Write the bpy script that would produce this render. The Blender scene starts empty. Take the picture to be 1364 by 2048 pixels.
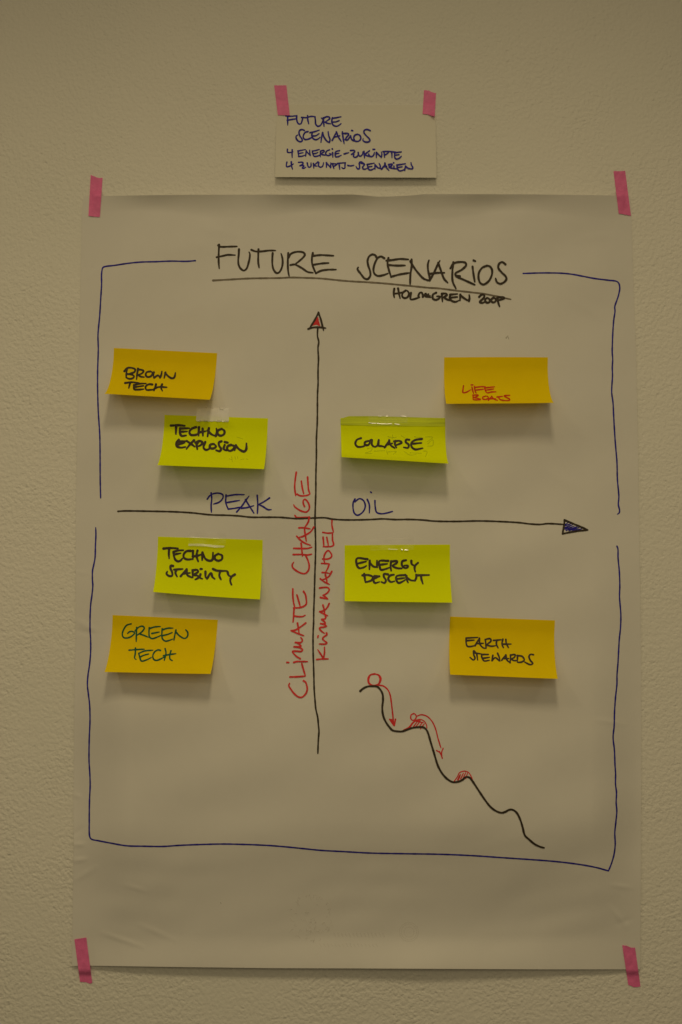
import bpy, math, random
import numpy as np
random.seed(7)
rng = np.random.default_rng(7)

# ------------------------------------------------------------------ camera, world, lamps, exposure
scene = bpy.context.scene
PW, PH = 1364.0, 2048.0
F_PX = 1991.0                      # 35 mm lens on a 36 mm tall frame
DIST = 1.216
CAM_Z = 1.45
PITCH = math.radians(2.6)
cam_data = bpy.data.cameras.new('camera')
cam_data.sensor_fit = 'VERTICAL'
cam_data.sensor_height = 36.0
cam_data.sensor_width = 24.0
cam_data.lens = 35.0
cam_data.clip_end = 100.0
cam_data.clip_start = 0.05
cam = bpy.data.objects.new('camera', cam_data)
scene.collection.objects.link(cam)
cam.location = (0, -DIST, CAM_Z)
cam.rotation_euler = (math.radians(90) + PITCH, 0, 0)
scene.camera = cam

world = bpy.data.worlds.new('World')
scene.world = world
world.use_nodes = True
bg = world.node_tree.nodes['Background']
bg.inputs['Color'].default_value = (0.350, 0.276, 0.165, 1)
bg.inputs['Strength'].default_value = 0.12

LAMP_COL = (1.0, 0.800, 0.455)
def ceiling_or_fill_lamp(x, y, z, power, sx=0.3, sy=0.3, spread=130):
    l = bpy.data.lights.new('ceiling_or_fill_lamp', 'AREA')
    l.shape = 'RECTANGLE'
    l.size, l.size_y = sx, sy
    l.energy = power
    l.color = LAMP_COL
    l.spread = math.radians(spread)
    o = bpy.data.objects.new('ceiling_or_fill_lamp', l)
    scene.collection.objects.link(o)
    o.location = (x, y, z)
    return o
CEIL = CAM_Z - 0.19 + 1.5
P_NEAR, P_SIDE, P_FAR, P_BOUNCE = 5.6, 3.0, 4.8, 4.8
ceiling_or_fill_lamp(0.03, -1.15, CEIL, P_NEAR, 0.20, 0.42)
ceiling_or_fill_lamp(-1.15, -1.15, CEIL, P_SIDE, 0.20, 0.24)
ceiling_or_fill_lamp(1.20, -1.15, CEIL, P_SIDE * 0.6, 0.20, 0.24)
ceiling_or_fill_lamp(0.1, -3.0, CEIL, P_FAR, 0.30, 0.24, 160)
ceiling_or_fill_lamp(0.0, -1.5, CEIL + 0.02, P_BOUNCE, 2.6, 2.0, 170)   # added soft fill panel, stands in for light bounced off the ceiling
room = ceiling_or_fill_lamp(-0.12, -1.70, CAM_Z + 0.40, 4.4, 1.0, 0.8, 180)      # added frontal fill behind the camera for room bounce, set close to dim corners
room.rotation_euler = (math.radians(83), 0, 0)

scene.view_settings.view_transform = 'Standard'
scene.view_settings.look = 'None'
scene.view_settings.exposure = 0.0
scene.view_settings.gamma = 1.0
try:
    scene.cycles.use_denoising = True
    scene.cycles.max_bounces = 6
    scene.cycles.transparent_max_bounces = 12
except Exception:
    pass

# ------------------------------------------------------------------ the photo's pixel grid to points in the room
CT, ST = math.cos(PITCH), math.sin(PITCH)
CAMP = np.array([0.0, -DIST, CAM_Z])
def W(px, py, h=0.0):
    """the point at height h off the wall that the photo shows at pixel (px, py)"""
    px = np.asarray(px, float); py = np.asarray(py, float); h = np.asarray(h, float)
    a = (px - PW / 2) / F_PX; b = -(py - PH / 2) / F_PX
    dx = a; dy = CT - b * ST; dz = ST + b * CT
    t = (DIST - h) / dy
    return np.stack([dx * t, -DIST + dy * t, CAM_Z + dz * t], -1)
def PX(P):
    d = np.asarray(P) - CAMP
    f = d[..., 1] * CT + d[..., 2] * ST
    u = -d[..., 1] * ST + d[..., 2] * CT
    return d[..., 0] / f * F_PX + PW / 2, PH / 2 - u / f * F_PX

# ------------------------------------------------------------------ materials
def nt_new(name):
    m = bpy.data.materials.new(name); m.use_nodes = True
    nt = m.node_tree; nt.nodes.clear()
    out = nt.nodes.new('ShaderNodeOutputMaterial')
    return m, nt, out
def N(nt, t, **kw):
    n = nt.nodes.new(t)
    for k, v in kw.items():
        if k in n.inputs: n.inputs[k].default_value = v
        else: setattr(n, k, v)
    return n
def noise(nt, scale, detail=3, rough=0.55, vec=None):
    n = N(nt, 'ShaderNodeTexNoise'); n.inputs['Scale'].default_value = scale
    n.inputs['Detail'].default_value = detail; n.inputs['Roughness'].default_value = rough
    if vec is not None: nt.links.new(vec, n.inputs['Vector'])
    return n
def ramp(nt, src, stops):
    r = nt.nodes.new('ShaderNodeValToRGB'); e = r.color_ramp.elements
    e[0].position, e[0].color = stops[0][0], (*stops[0][1], 1)
    e[1].position, e[1].color = stops[-1][0], (*stops[-1][1], 1)
    for p, c in stops[1:-1]:
        x = e.new(p); x.color = (*c, 1)
    nt.links.new(src, r.inputs['Fac'])
    return r
def coords(nt, scale=(1, 1, 1)):
    tc = nt.nodes.new('ShaderNodeTexCoord'); mp = nt.nodes.new('ShaderNodeMapping')
    mp.inputs['Scale'].default_value = scale
    nt.links.new(tc.outputs['Object'], mp.inputs['Vector'])
    return mp.outputs['Vector']
def mul(c, k): return tuple(x * k for x in c)

def sheet_material(name, col, var=0.05, scale=60, stretch=(1, 1, 1), rough=0.8, transl=0.0, transl_col=None,
                   bump=0.0001, bump_scale=500, spec=0.25, big=12):
    m, nt, out = nt_new(name)
    v = coords(nt, stretch)
    n1 = noise(nt, scale, 4, 0.6, v); n2 = noise(nt, big, 2, 0.5, v)
    mx = N(nt, 'ShaderNodeMath', operation='ADD'); nt.links.new(n1.outputs['Fac'], mx.inputs[0]); nt.links.new(n2.outputs['Fac'], mx.inputs[1])
    hf = N(nt, 'ShaderNodeMath', operation='MULTIPLY'); hf.inputs[1].default_value = 0.5; nt.links.new(mx.outputs[0], hf.inputs[0])
    r = ramp(nt, hf.outputs[0], [(0.3, mul(col, 1 - var)), (0.7, mul(col, 1 + var))])
    b = N(nt, 'ShaderNodeBsdfPrincipled'); nt.links.new(r.outputs['Color'], b.inputs['Base Color'])
    b.inputs['Roughness'].default_value = rough; b.inputs['Specular IOR Level'].default_value = spec
    nb = noise(nt, bump_scale, 3, 0.6, coords(nt))
    bp = N(nt, 'ShaderNodeBump'); bp.inputs['Distance'].default_value = bump; bp.inputs['Strength'].default_value = 1.0
    nt.links.new(nb.outputs['Fac'], bp.inputs['Height']); nt.links.new(bp.outputs['Normal'], b.inputs['Normal'])
    if transl > 0:
        tb = N(nt, 'ShaderNodeBsdfTranslucent'); tb.inputs['Color'].default_value = (*(transl_col or col), 1)
        ms = nt.nodes.new('ShaderNodeMixShader'); ms.inputs[0].default_value = transl
        nt.links.new(b.outputs[0], ms.inputs[1]); nt.links.new(tb.outputs[0], ms.inputs[2]); nt.links.new(ms.outputs[0], out.inputs['Surface'])
    else:
        nt.links.new(b.outputs[0], out.inputs['Surface'])
    return m

def wall_material():
    m, nt, out = nt_new('textured_white_wall_paint')
    v = coords(nt)
    b = N(nt, 'ShaderNodeBsdfPrincipled'); b.inputs['Roughness'].default_value = 0.75; b.inputs['Specular IOR Level'].default_value = 0.25
    big = noise(nt, 3.0, 3, 0.5, v)
    r = ramp(nt, big.outputs['Fac'], [(0.35, (0.785, 0.78, 0.725)), (0.65, (0.815, 0.80, 0.75))])
    nt.links.new(r.outputs['Color'], b.inputs['Base Color'])
    # roller stipple: warped lumps with a few pits, stretched slightly on a slant
    rot = nt.nodes.new('ShaderNodeMapping'); rot.inputs['Rotation'].default_value = (0, math.radians(22), 0); rot.inputs['Scale'].default_value = (1, 1, 1)
    nt.links.new(v, rot.inputs['Vector'])
    wn = noise(nt, 60, 2, 0.5, v)
    wv = nt.nodes.new('ShaderNodeVectorMath'); wv.operation = 'SCALE'; wv.inputs['Scale'].default_value = 0.002; nt.links.new(wn.outputs['Color'], wv.inputs[0])
    av = nt.nodes.new('ShaderNodeVectorMath'); av.operation = 'ADD'; nt.links.new(rot.outputs[0], av.inputs[0]); nt.links.new(wv.outputs[0], av.inputs[1])
    a = noise(nt, 225, 2, 0.5, av.outputs[0])
    sm = N(nt, 'ShaderNodeMapRange', interpolation_type='SMOOTHSTEP'); sm.inputs['From Min'].default_value = 0.25; sm.inputs['From Max'].default_value = 0.72
    nt.links.new(a.outputs['Fac'], sm.inputs['Value'])
    c = noise(nt, 380, 3, 0.65, v)
    pit = N(nt, 'ShaderNodeTexVoronoi'); pit.inputs['Scale'].default_value = 105; nt.links.new(av.outputs[0], pit.inputs['Vector'])
    pm = N(nt, 'ShaderNodeMapRange', interpolation_type='SMOOTHSTEP'); pm.inputs['From Min'].default_value = 0.02; pm.inputs['From Max'].default_value = 0.26
    nt.links.new(pit.outputs['Distance'], pm.inputs['Value'])
    s1 = N(nt, 'ShaderNodeMath', operation='MULTIPLY_ADD'); nt.links.new(c.outputs['Fac'], s1.inputs[0]); s1.inputs[1].default_value = 0.30; nt.links.new(sm.outputs[0], s1.inputs[2])
    s2 = N(nt, 'ShaderNodeMath', operation='MULTIPLY_ADD'); nt.links.new(pm.outputs[0], s2.inputs[0]); s2.inputs[1].default_value = 0.75; nt.links.new(s1.outputs[0], s2.inputs[2])
    bp = N(nt, 'ShaderNodeBump'); bp.inputs['Distance'].default_value = 0.00051; bp.inputs['Strength'].default_value = 1.0
    pn = noise(nt, 9, 2, 0.5, v)
    pr = N(nt, 'ShaderNodeMapRange'); pr.inputs['From Min'].default_value = 0.35; pr.inputs['From Max'].default_value = 0.65; pr.inputs['To Min'].default_value = 0.55; pr.inputs['To Max'].default_value = 1.15
    nt.links.new(pn.outputs['Fac'], pr.inputs['Value'])
    hm = N(nt, 'ShaderNodeMath', operation='MULTIPLY'); nt.links.new(s2.outputs[0], hm.inputs[0]); nt.links.new(pr.outputs[0], hm.inputs[1])
    s2 = hm
    nt.links.new(s2.outputs[0], bp.inputs['Height']); nt.links.new(bp.outputs['Normal'], b.inputs['Normal'])
    nt.links.new(b.outputs[0], out.inputs['Surface'])
    return m

def ink_material(name, col, var=0.35, rough=0.55, cover=1.0):
    m, nt, out = nt_new(name)
    v = coords(nt)
    n1 = noise(nt, 170, 4, 0.7, v)
    r = ramp(nt, n1.outputs['Fac'], [(0.3, mul(col, 1 - var)), (0.7, mul(col, 1 + var))])
    b = N(nt, 'ShaderNodeBsdfPrincipled'); nt.links.new(r.outputs['Color'], b.inputs['Base Color'])
    b.inputs['Roughness'].default_value = rough; b.inputs['Specular IOR Level'].default_value = 0.2
    if cover < 1:
        tr = N(nt, 'ShaderNodeBsdfTransparent')
        ms = nt.nodes.new('ShaderNodeMixShader'); ms.inputs[0].default_value = cover
        nt.links.new(tr.outputs[0], ms.inputs[1]); nt.links.new(b.outputs[0], ms.inputs[2]); nt.links.new(ms.outputs[0], out.inputs['Surface'])
    else:
        nt.links.new(b.outputs[0], out.inputs['Surface'])
    return m

def film_material(name, tint, white, gloss, rough=0.15):
    """clear or matt adhesive film"""
    m, nt, out = nt_new(name)
    tr = N(nt, 'ShaderNodeBsdfTransparent'); tr.inputs['Color'].default_value = (*tint, 1)
    d = N(nt, 'ShaderNodeBsdfDiffuse'); d.inputs['Color'].default_value = (0.98, 0.98, 1.0, 1)
    nz = noise(nt, 120, 3, 0.5, coords(nt, (1, 1, 0.5)))
    mr = N(nt, 'ShaderNodeMapRange'); mr.inputs['To Min'].default_value = white * 0.8; mr.inputs['To Max'].default_value = white * 1.2
    nt.links.new(nz.outputs['Fac'], mr.inputs['Value'])
    m1 = nt.nodes.new('ShaderNodeMixShader'); nt.links.new(mr.outputs[0], m1.inputs[0])
    nt.links.new(tr.outputs[0], m1.inputs[1]); nt.links.new(d.outputs[0], m1.inputs[2])
    g = N(nt, 'ShaderNodeBsdfGlossy'); g.inputs['Roughness'].default_value = rough
    bp = N(nt, 'ShaderNodeBump'); bp.inputs['Distance'].default_value = 0.0003
    nb = noise(nt, 250, 2, 0.5, coords(nt, (0.4, 1, 1.6))); nt.links.new(nb.outputs['Fac'], bp.inputs['Height']); nt.links.new(bp.outputs['Normal'], g.inputs['Normal'])
    m2 = nt.nodes.new('ShaderNodeMixShader'); m2.inputs[0].default_value = gloss
    nt.links.new(m1.outputs[0], m2.inputs[1]); nt.links.new(g.outputs[0], m2.inputs[2]); nt.links.new(m2.outputs[0], out.inputs['Surface'])
    return m

M_WALL = wall_material()
M_PAPER = sheet_material('flip_chart_paper', (0.748, 0.738, 0.715), 0.02, 40, (1, 1, 1), 0.7, 0.0, None, 0.00003, 700, 0.3, 5)
M_CARD = sheet_material('ivory_card', (0.77, 0.755, 0.68), 0.012, 60, (1, 1, 1), 0.7, 0.0, None, 0.00002, 900, 0.3, 8)
M_ORANGE = sheet_material('orange_yellow_note_paper', (0.97, 0.745, 0.001), 0.03, 50, (1, 1, 1), 0.7, 0.22, (1.0, 0.66, 0.004), 0.00003, 700, 0.08, 10)
M_LIME = sheet_material('lime_note_paper', (0.89, 1.0, 0.001), 0.0, 50, (1, 1, 1), 0.7, 0.20, (0.8, 1.0, 0.01), 0.00003, 700, 0.08, 10)
M_FLAP = sheet_material('worn_adhesive_strip', (0.57, 0.68, 0.003), 0.28, 160, (0.12, 1, 3.0), 0.55, 0.0, None, 0.0001, 300, 0.4, 40)
M_PINK = sheet_material('pink_crepe_tape', (0.86, 0.18, 0.44), 0.13, 220, (1, 1, 1), 0.5, 0.0, None, 0.0006, 170, 0.4, 60)
M_BLACK = ink_material('black_marker_ink', (0.045, 0.033, 0.022))
M_BLACK_DRY = ink_material('dry_black_marker_ink', (0.20, 0.17, 0.13), 0.3)
M_BLUE = ink_material('blue_marker_ink', (0.020, 0.013, 0.31))
M_BLUEDK = ink_material('dark_blue_marker_ink', (0.026, 0.020, 0.32))
M_RED = ink_material('red_marker_ink', (0.72, 0.040, 0.045), 0.2)
M_RED_NOTE = ink_material('red_pen_ink_on_orange', (0.62, 0.045, 0.008), 0.25, 0.5, 0.93)
M_GREEN = ink_material('dark_green_marker_ink', (0.004, 0.095, 0.040))
M_GHOST = ink_material('faint_show_through_print', (0.60, 0.56, 0.50), 0.1, 0.8, 0.055)
M_GHOST_LIME = ink_material('faint_show_through_writing', (0.36, 0.44, 0.02), 0.1, 0.8, 0.22)
M_SPECK = ink_material('grey_speck', (0.30, 0.27, 0.20), 0.1, 0.8, 0.32)
M_FILM_MATT = film_material('matt_adhesive_film', (1, 1, 1), 0.72, 0.04, 0.4)
M_FILM = film_material('clear_adhesive_film', (0.985, 0.985, 0.975), 0.01, 0.015, 0.2)
M_GLINT = film_material('crinkled_film_edge_glint', (1, 1, 1), 0.8, 0.30, 0.35)  # bright glints on crinkled tape edges, put in as whitish glossy strips
M_GLINT_SOFT = film_material('soft_film_edge_glint', (1, 1, 1), 0.30, 0.10, 0.35)  # weaker whitish strips for the fainter glints

# ------------------------------------------------------------------ objects
def mesh_obj(name, verts, faces, mat, parent=None, origin=None, smooth=True, label=None, cat=None, group=None, kind=None):
    verts = np.asarray(verts, float)
    if parent is not None:
        org = np.array(parent.location)
    else:
        org = np.array(origin if origin is not None else verts.mean(0))
    me = bpy.data.meshes.new(name)
    me.from_pydata((verts - org).tolist(), [], faces)
    me.materials.append(mat)
    if smooth: me.polygons.foreach_set('use_smooth', [True] * len(me.polygons))
    me.update()
    o = bpy.data.objects.new(name, me)
    scene.collection.objects.link(o)
    if parent is not None: o.parent = parent
    else: o.location = org.tolist()
    if label: o['label'] = label
    if cat: o['category'] = cat
    if group: o['group'] = group
    if kind: o['kind'] = kind
    return o
def grid_faces(nu, nv):
    """faces of a (nv+1) x (nu+1) grid, normals towards the room"""
    i = np.arange(nv)[:, None] * (nu + 1) + np.arange(nu)[None, :]
    i = i.ravel()
    return np.stack([i, i + nu + 1, i + nu + 2, i + 1], 1).tolist()

# wall ---------------------------------------------------------------
wv = []
nx, nz = 60, 50
for j in range(nz + 1):
    for i in range(nx + 1):
        wv.append((-2.4 + 4.8 * i / nx, 0.0, 3.4 - 3.4 * j / nz))
mesh_obj('wall', wv, grid_faces(nx, nz), M_WALL, origin=(0, 0, 0), kind='structure', smooth=False)

# flip chart sheet ----------------------------------------------------
def interp(pts):
    xs = [p[0] for p in pts]; ys = [p[1] for p in pts]
    return lambda t: np.interp(t, xs, ys)
LEFT = interp([(388, 167), (420, 163.8), (600, 160.5), (800, 156), (1000, 151.8), (1300, 150.8), (1400, 148.6), (1620, 146.6), (1700, 147.4), (1800, 145.6), (1937, 144)])
RIGHT = interp([(388, 1261), (440, 1263), (550, 1266), (700, 1272), (900, 1276), (1100, 1279), (1300, 1282), (1500, 1282.5), (1800, 1281.5), (1937, 1280)])
TOP = interp([(160, 392.5), (205, 392), (300, 390.4), (400, 389.5), (540, 389.2), (640, 389.6), (705, 388.9), (725, 390.5), (755, 393.3), (775, 393.3), (825, 390.8), (845, 388.6), (900, 388.2), (1050, 388.7), (1200, 390.4), (1262, 392)])
BOTTOM = interp([(143, 1932), (180, 1931.2), (320, 1933.4), (540, 1936.2), (700, 1936.7), (880, 1937.6), (1080, 1938.6), (1280, 1938.6)])
def sstep(a, b, x):
    t = np.clip((x - a) / (b - a), 0, 1); return t * t * (3 - 2 * t)
CREASES = [  # x0,y0,x1,y1,height mm,width px : handling dents
    (150, 1145, 178, 1146, 0.5, 1.8), (148, 1690, 168, 1688, 0.7, 4), (146, 1722, 172, 1718, 0.7, 4), (146, 1672, 166, 1655, -0.5, 5),
    (150, 1760, 190, 1735, 0.5, 5), (205, 1866, 285, 1893, 0.5, 4), (250, 1770, 292, 1782, 0.35, 4), (280, 1850, 350, 1880, 0.35, 5),
    (1225, 1770, 1262, 1776, 0.45, 4), (1222, 1815, 1252, 1852, 0.5, 5), (1235, 1848, 1262, 1838, -0.4, 5), (1190, 1440, 1250, 1448, 0.35, 5),
    (152, 1240, 196, 1266, 0.5, 7), (150, 1262, 205, 1268, -0.4, 5), (150, 1590, 160, 1594, 0.5, 4), (1130, 590, 1210, 640, 0.25, 10),
    (170, 560, 200, 535, 0.3, 5), (1150, 480, 1230, 470, 0.25, 9), (560, 1690, 800, 1700, 0.2, 16), (330, 640, 420, 600, 0.25, 12),
    (1090, 940, 1180, 990, 0.25, 14), (940, 1700, 1080, 1660, 0.2, 14), (395, 455, 480, 470, 0.3, 9), (850, 430, 990, 420, 0.3, 8)]
def crease(px, py):
    px, py = np.broadcast_arrays(np.asarray(px, float), np.asarray(py, float))
    px = px.astype(float); py = py.astype(float)
    h = np.zeros(px.shape)
    for x0, y0, x1, y1, a, w in CREASES:
        dx, dy = x1 - x0, y1 - y0
        t = np.clip(((px - x0) * dx + (py - y0) * dy) / (dx * dx + dy * dy), 0, 1)
        d2 = (px - x0 - t * dx) ** 2 + (py - y0 - t * dy) ** 2
        h = h + a * np.exp(-d2 / (w * w)) * (0.35 + 0.65 * np.sin(np.pi * np.clip(t, 0.05, 0.95)))
    return h
def sheet_h(px, py):
    """height of the flip chart sheet off the wall, in metres"""
    px = np.asarray(px, float); py = np.asarray(py, float)
    mid = np.sin(np.pi * np.clip((px - 185) / (1250 - 185), 0, 1)) ** 0.4
    side = sstep(150, 260, px) * (1 - sstep(1180, 1280, px))
    t = py - 389
    h = 1.0 + 0 * px
    wob = 0.85 + 0.08 * np.sin(px / 47.0 + 0.6) + 0.05 * np.sin(px / 21.0)
    h = h + 12.5 * mid * np.clip(1 - np.clip(t, 0, None) / (42.0 + 9 * np.sin(px / 60.0)), 0, 1) ** 1.7 * wob
    h = h + side * 13.0 * sstep(1100, 1600, py) * (1 - sstep(1640, 1885, py))
    h = h + (0.25 + 0.75 * mid) * 7.5 * sstep(1868, 1960, py) * (0.85 + 0.15 * np.sin(px / 130.0 + 1))
    a = 0.55 * np.sin(py / 44.0 + px / 190.0) * np.sin(px / 230.0 + 0.8) + 0.5 * np.sin(py / 71.0 - px / 260.0 + 2.0) \
        + 0.30 * np.sin(py / 23.0 + px / 83.0 + 1.1) * np.sin(px / 120.0 - py / 300.0) + 0.35 * np.sin(px / 66.0 + py / 140.0)
    a = a + 0.45 * np.sin((px * 0.5 + py) / 37.0 + 1.5 * np.sin(px / 150.0)) * np.sin(px / 175.0 + py / 420.0) + 0.30 * np.sin((py - 0.35 * px) / 52.0 + 1.2 * np.sin(py / 210.0))
    h = h + (0.45 + 0.55 * side) * (1.8 * a + 3.0)
    zone = sstep(1640, 1760, py) * (1 - sstep(1860, 1910, py)) + 0.7 * (1 - sstep(440, 640, py)) * sstep(395, 430, py)
    h = h + 0.16 * side * zone * (np.sin(py / 8.5 + 1.6 * np.sin(px / 90.0) + px / 300.0) * (0.5 + 0.5 * np.sin(px / 73.0 + py / 61.0)) + 0.8 * np.sin((py + 0.5 * px) / 14.0 + np.sin(px / 55.0)) * np.sin(px / 120.0 + 2))
    h = h + 1.15 * crease(px, py)
    return np.maximum(h, 0.4) * 1e-3
NU, NV = 300, 420
u = np.linspace(0, 1, NU + 1)[None, :]; v = np.linspace(0, 1, NV + 1)[:, None]
yy = 389 + v * (1937 - 389) + 0 * u
xx = LEFT(yy) + u * (RIGHT(yy) - LEFT(yy))
yy = TOP(xx) + v * (BOTTOM(xx) - TOP(xx))
sheet = mesh_obj('flip_chart_sheet', W(xx, yy, sheet_h(xx, yy)).reshape(-1, 3), grid_faces(NU, NV), M_PAPER,
                 label='large white flip chart sheet on the wall, headed FUTURE SCENARIOS with two crossed arrows', cat='poster')

# ------------------------------------------------------------------ ribbons of marker ink
def parse(txt):
    return [[tuple(map(float, p.split(','))) for p in s.split()] for s in txt.split('|') if s.strip()]
def smooth_line(pts, step):
    P = np.array(pts, float)
    if len(P) == 1: P = np.vstack([P, P + [[0.4, 0.2]]])
    if len(P) > 2:
        out = []
        Q = np.vstack([2 * P[0] - P[1], P, 2 * P[-1] - P[-2]])
        for i in range(1, len(Q) - 2):
            p0, p1, p2, p3 = Q[i - 1:i + 3]
            k = max(2, int(np.hypot(*(p2 - p1)) / step))
            d1 = max(np.hypot(*(p1 - p0)), 1e-6) ** 0.5; d2 = max(np.hypot(*(p2 - p1)), 1e-6) ** 0.5; d3 = max(np.hypot(*(p3 - p2)), 1e-6) ** 0.5
            m1 = (p2 - p1) / d2 * 1.0 if d1 == 0 else ((p1 - p0) / d1 - (p2 - p0) / (d1 + d2) + (p2 - p1) / d2) * d2
            m2 = ((p2 - p1) / d2 - (p3 - p1) / (d2 + d3) + (p3 - p2) / d3) * d2
            s = np.linspace(0, 1, k, endpoint=False)[:, None]
            out.append((2 * s ** 3 - 3 * s ** 2 + 1) * p1 + (s ** 3 - 2 * s ** 2 + s) * m1 + (-2 * s ** 3 + 3 * s ** 2) * p2 + (s ** 3 - s ** 2) * m2)
        out.append(P[-1:]); P = np.vstack(out)
    # even resampling
    d = np.r_[0, np.cumsum(np.hypot(*np.diff(P, axis=0).T))]
    n = max(2, int(d[-1] / step) + 1)
    s = np.linspace(0, d[-1], n)
    return np.stack([np.interp(s, d, P[:, 0]), np.interp(s, d, P[:, 1])], 1), s
class Ink:
    """collects marker strokes given in pixels of the photo and lays them on a surface"""
    def __init__(self): self.v, self.f, self.k = [], [], 0; self.n = 0
    def stroke(self, pts, w, taper=True):
        w = w * 1.07
        P, s = smooth_line(pts, 1.3)
        T = np.gradient(P, axis=0); T /= np.maximum(np.hypot(T[:, 0], T[:, 1]), 1e-9)[:, None]
        Nn = np.stack([-T[:, 1], T[:, 0]], 1)
        L = s[-1]
        ww = np.full(len(P), w / 2.0)
        ph = random.random() * 6
        ww *= 1 + 0.07 * np.sin(s / 5.0 + ph) + 0.05 * np.sin(s / 2.1 + ph * 2)
        if taper and L > 2 * w:
            ww *= 1 - 0.30 * np.clip(1 - (L - s) / (2.2 * w), 0, 1) ** 1.5
            ww *= 1 + 0.06 * np.clip(1 - s / (1.5 * w), 0, 1)
        A = P + Nn * ww[:, None]; B = P - Nn * ww[:, None]
        off = self.k * 1.6e-5 + 1.1e-5 * np.linspace(0, 1, len(P)); self.k += 1
        base = self.n
        for a, b, o in zip(A, B, off): self.v += [(a[0], a[1], o), (b[0], b[1], o)]
        for i in range(len(P) - 1):
            self.f.append((base + 2 * i, base + 2 * i + 1, base + 2 * i + 3, base + 2 * i + 2))
        self.n += 2 * len(P)
        for end, sg in ((0, -1), (-1, 1)):                  # round ends
            c = P[end]; t = T[end] * sg; nn = Nn[end]; r = ww[end]
            b0 = self.n; self.v.append((c[0], c[1], off[end])); self.n += 1
            m = 7
            for q in range(m + 1):
                a = math.pi * q / m
                p = c + nn * math.cos(a) * r + t * math.sin(a) * r
                self.v.append((p[0], p[1], off[end])); self.n += 1
            for q in range(m): self.f.append((b0, b0 + 1 + q, b0 + 2 + q))
        return self
    def add(self, ox, oy, sc, txt, w, k=1.0):
        for st in parse(txt):
            self.stroke([(ox + x / sc, oy + y / sc) for x, y in st], w)
        return self
    def fill(self, pts):
        b0 = self.n; o = self.k * 1.6e-5; self.k += 1
        for p in pts: self.v.append((p[0], p[1], o)); self.n += 1
        self.f.append(tuple(range(b0, b0 + len(pts))))
        return self
    def build(self, name, mat, parent, place, label=None):
        V = np.array(self.v)
        o = mesh_obj(name, place(V[:, 0], V[:, 1], V[:, 2]), self.f, mat, parent, label=label, smooth=False)
        # every face looks into the room
        me = o.data
        flip = [p.index for p in me.polygons if p.normal.y > 0]
        if flip:
            import bmesh
            bm = bmesh.new(); bm.from_mesh(me); bm.faces.ensure_lookup_table()
            bmesh.ops.reverse_faces(bm, faces=[bm.faces[i] for i in flip]); bm.to_mesh(me); bm.free()
        return o
def on_sheet(px, py, off): return W(px, py, sheet_h(px, py) + 0.00025 + off)

# title
T = Ink()
T.add(420, 480, 9.743, "178,90 172,200 168,330 170,450 180,555|160,105 200,130 350,130 525,125|130,335 250,310 340,290 490,295", 3.7)
T.add(420, 480, 9.743, "565,180 560,280 550,400 560,490 600,560 660,595 710,560 750,450 775,330 775,260 760,235|805,190 880,220 1000,222 1150,205 1275,205|945,180 940,300 940,430 957,540", 3.8)
T.stroke([(545.4, 506.2), (544.7, 516), (544.7, 528), (547.3, 539.5), (553.4, 546.2), (558.2, 544.6), (563.3, 536.2), (565.4, 523.9), (564.4, 514.6), (562.1, 507)], 3.8)
T.add(550, 490, 9.743, "258,155 250,280 250,420 258,520 275,605|265,245 300,180 380,140 480,130 560,150 582,190 540,250 400,370|300,390 380,378 440,402 540,460 640,525 740,540|738,155 720,250 725,370 760,470 795,550|740,210 900,195 1000,200 1140,208|750,385 900,360 1045,350|795,550 900,500 1040,480 1190,478", 3.8)
T.add(700, 500, 8.525, "455,130 430,90 380,75 325,110 300,180 310,260 345,370 345,440 300,495 250,485 180,400 125,320 140,295|585,140 530,110 480,130 430,210 400,330 415,400 470,440 560,430 645,400|655,135 640,220 660,330 700,455|620,180 720,170 850,152 995,160|660,255 800,265 940,262|700,455 850,415 1010,390|1050,160 1050,280 1030,420 1025,590|1030,190 1080,280 1170,400 1260,490 1340,515", 4.0)
T.add(850, 510, 7.578, "30,380 70,380 45,220 45,130 60,80|70,385 130,280 190,150 225,85|200,120 240,230 290,360 345,420|75,285 180,270 295,268|430,110 415,250 420,400 470,510|385,200 430,130 520,105 610,115 625,150 560,220 460,280 470,315 600,380 755,450|470,315 530,320|720,175 735,290 755,405|735,80 762,92|940,160 870,190 820,260 812,350 840,425 890,445 960,400 1010,310 1015,220 980,170 940,160|1220,140 1170,105 1125,130 1110,190 1160,260 1220,320 1235,360 1200,410 1140,435 1090,410 1070,355", 4.0)
T.build('lettering', M_BLACK, sheet, on_sheet, 'hand lettered black title reading FUTURE SCENARIOS')
Ink().stroke([(426, 561), (461, 559), (497, 557), (523, 556.5), (560, 556), (581, 555), (612, 555.7), (642, 557), (690, 561.8), (735, 564.5), (770, 567), (817, 571.5), (860, 575.7), (876, 576.6), (913, 581.3), (942, 584.6), (969, 587.9), (995, 593), (1021.5, 598.7)], 3.5).build('underline', M_BLACK_DRY, sheet, lambda a, b, c: on_sheet(a, b, c - 0.00006))
T = Ink()
T.add(700, 500, 8.525, "755,660 745,740 755,810|820,655 835,740 855,825|750,745 840,735 890,720|950,690 900,730 890,790 930,820 985,800 1005,740 975,695 950,690|1040,730 1035,840 1100,835 1185,805|1165,785 1185,735 1215,722 1235,745 1240,800|1240,800 1275,765 1295,740 1310,790 1335,800 1364,780", 4.0)
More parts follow.
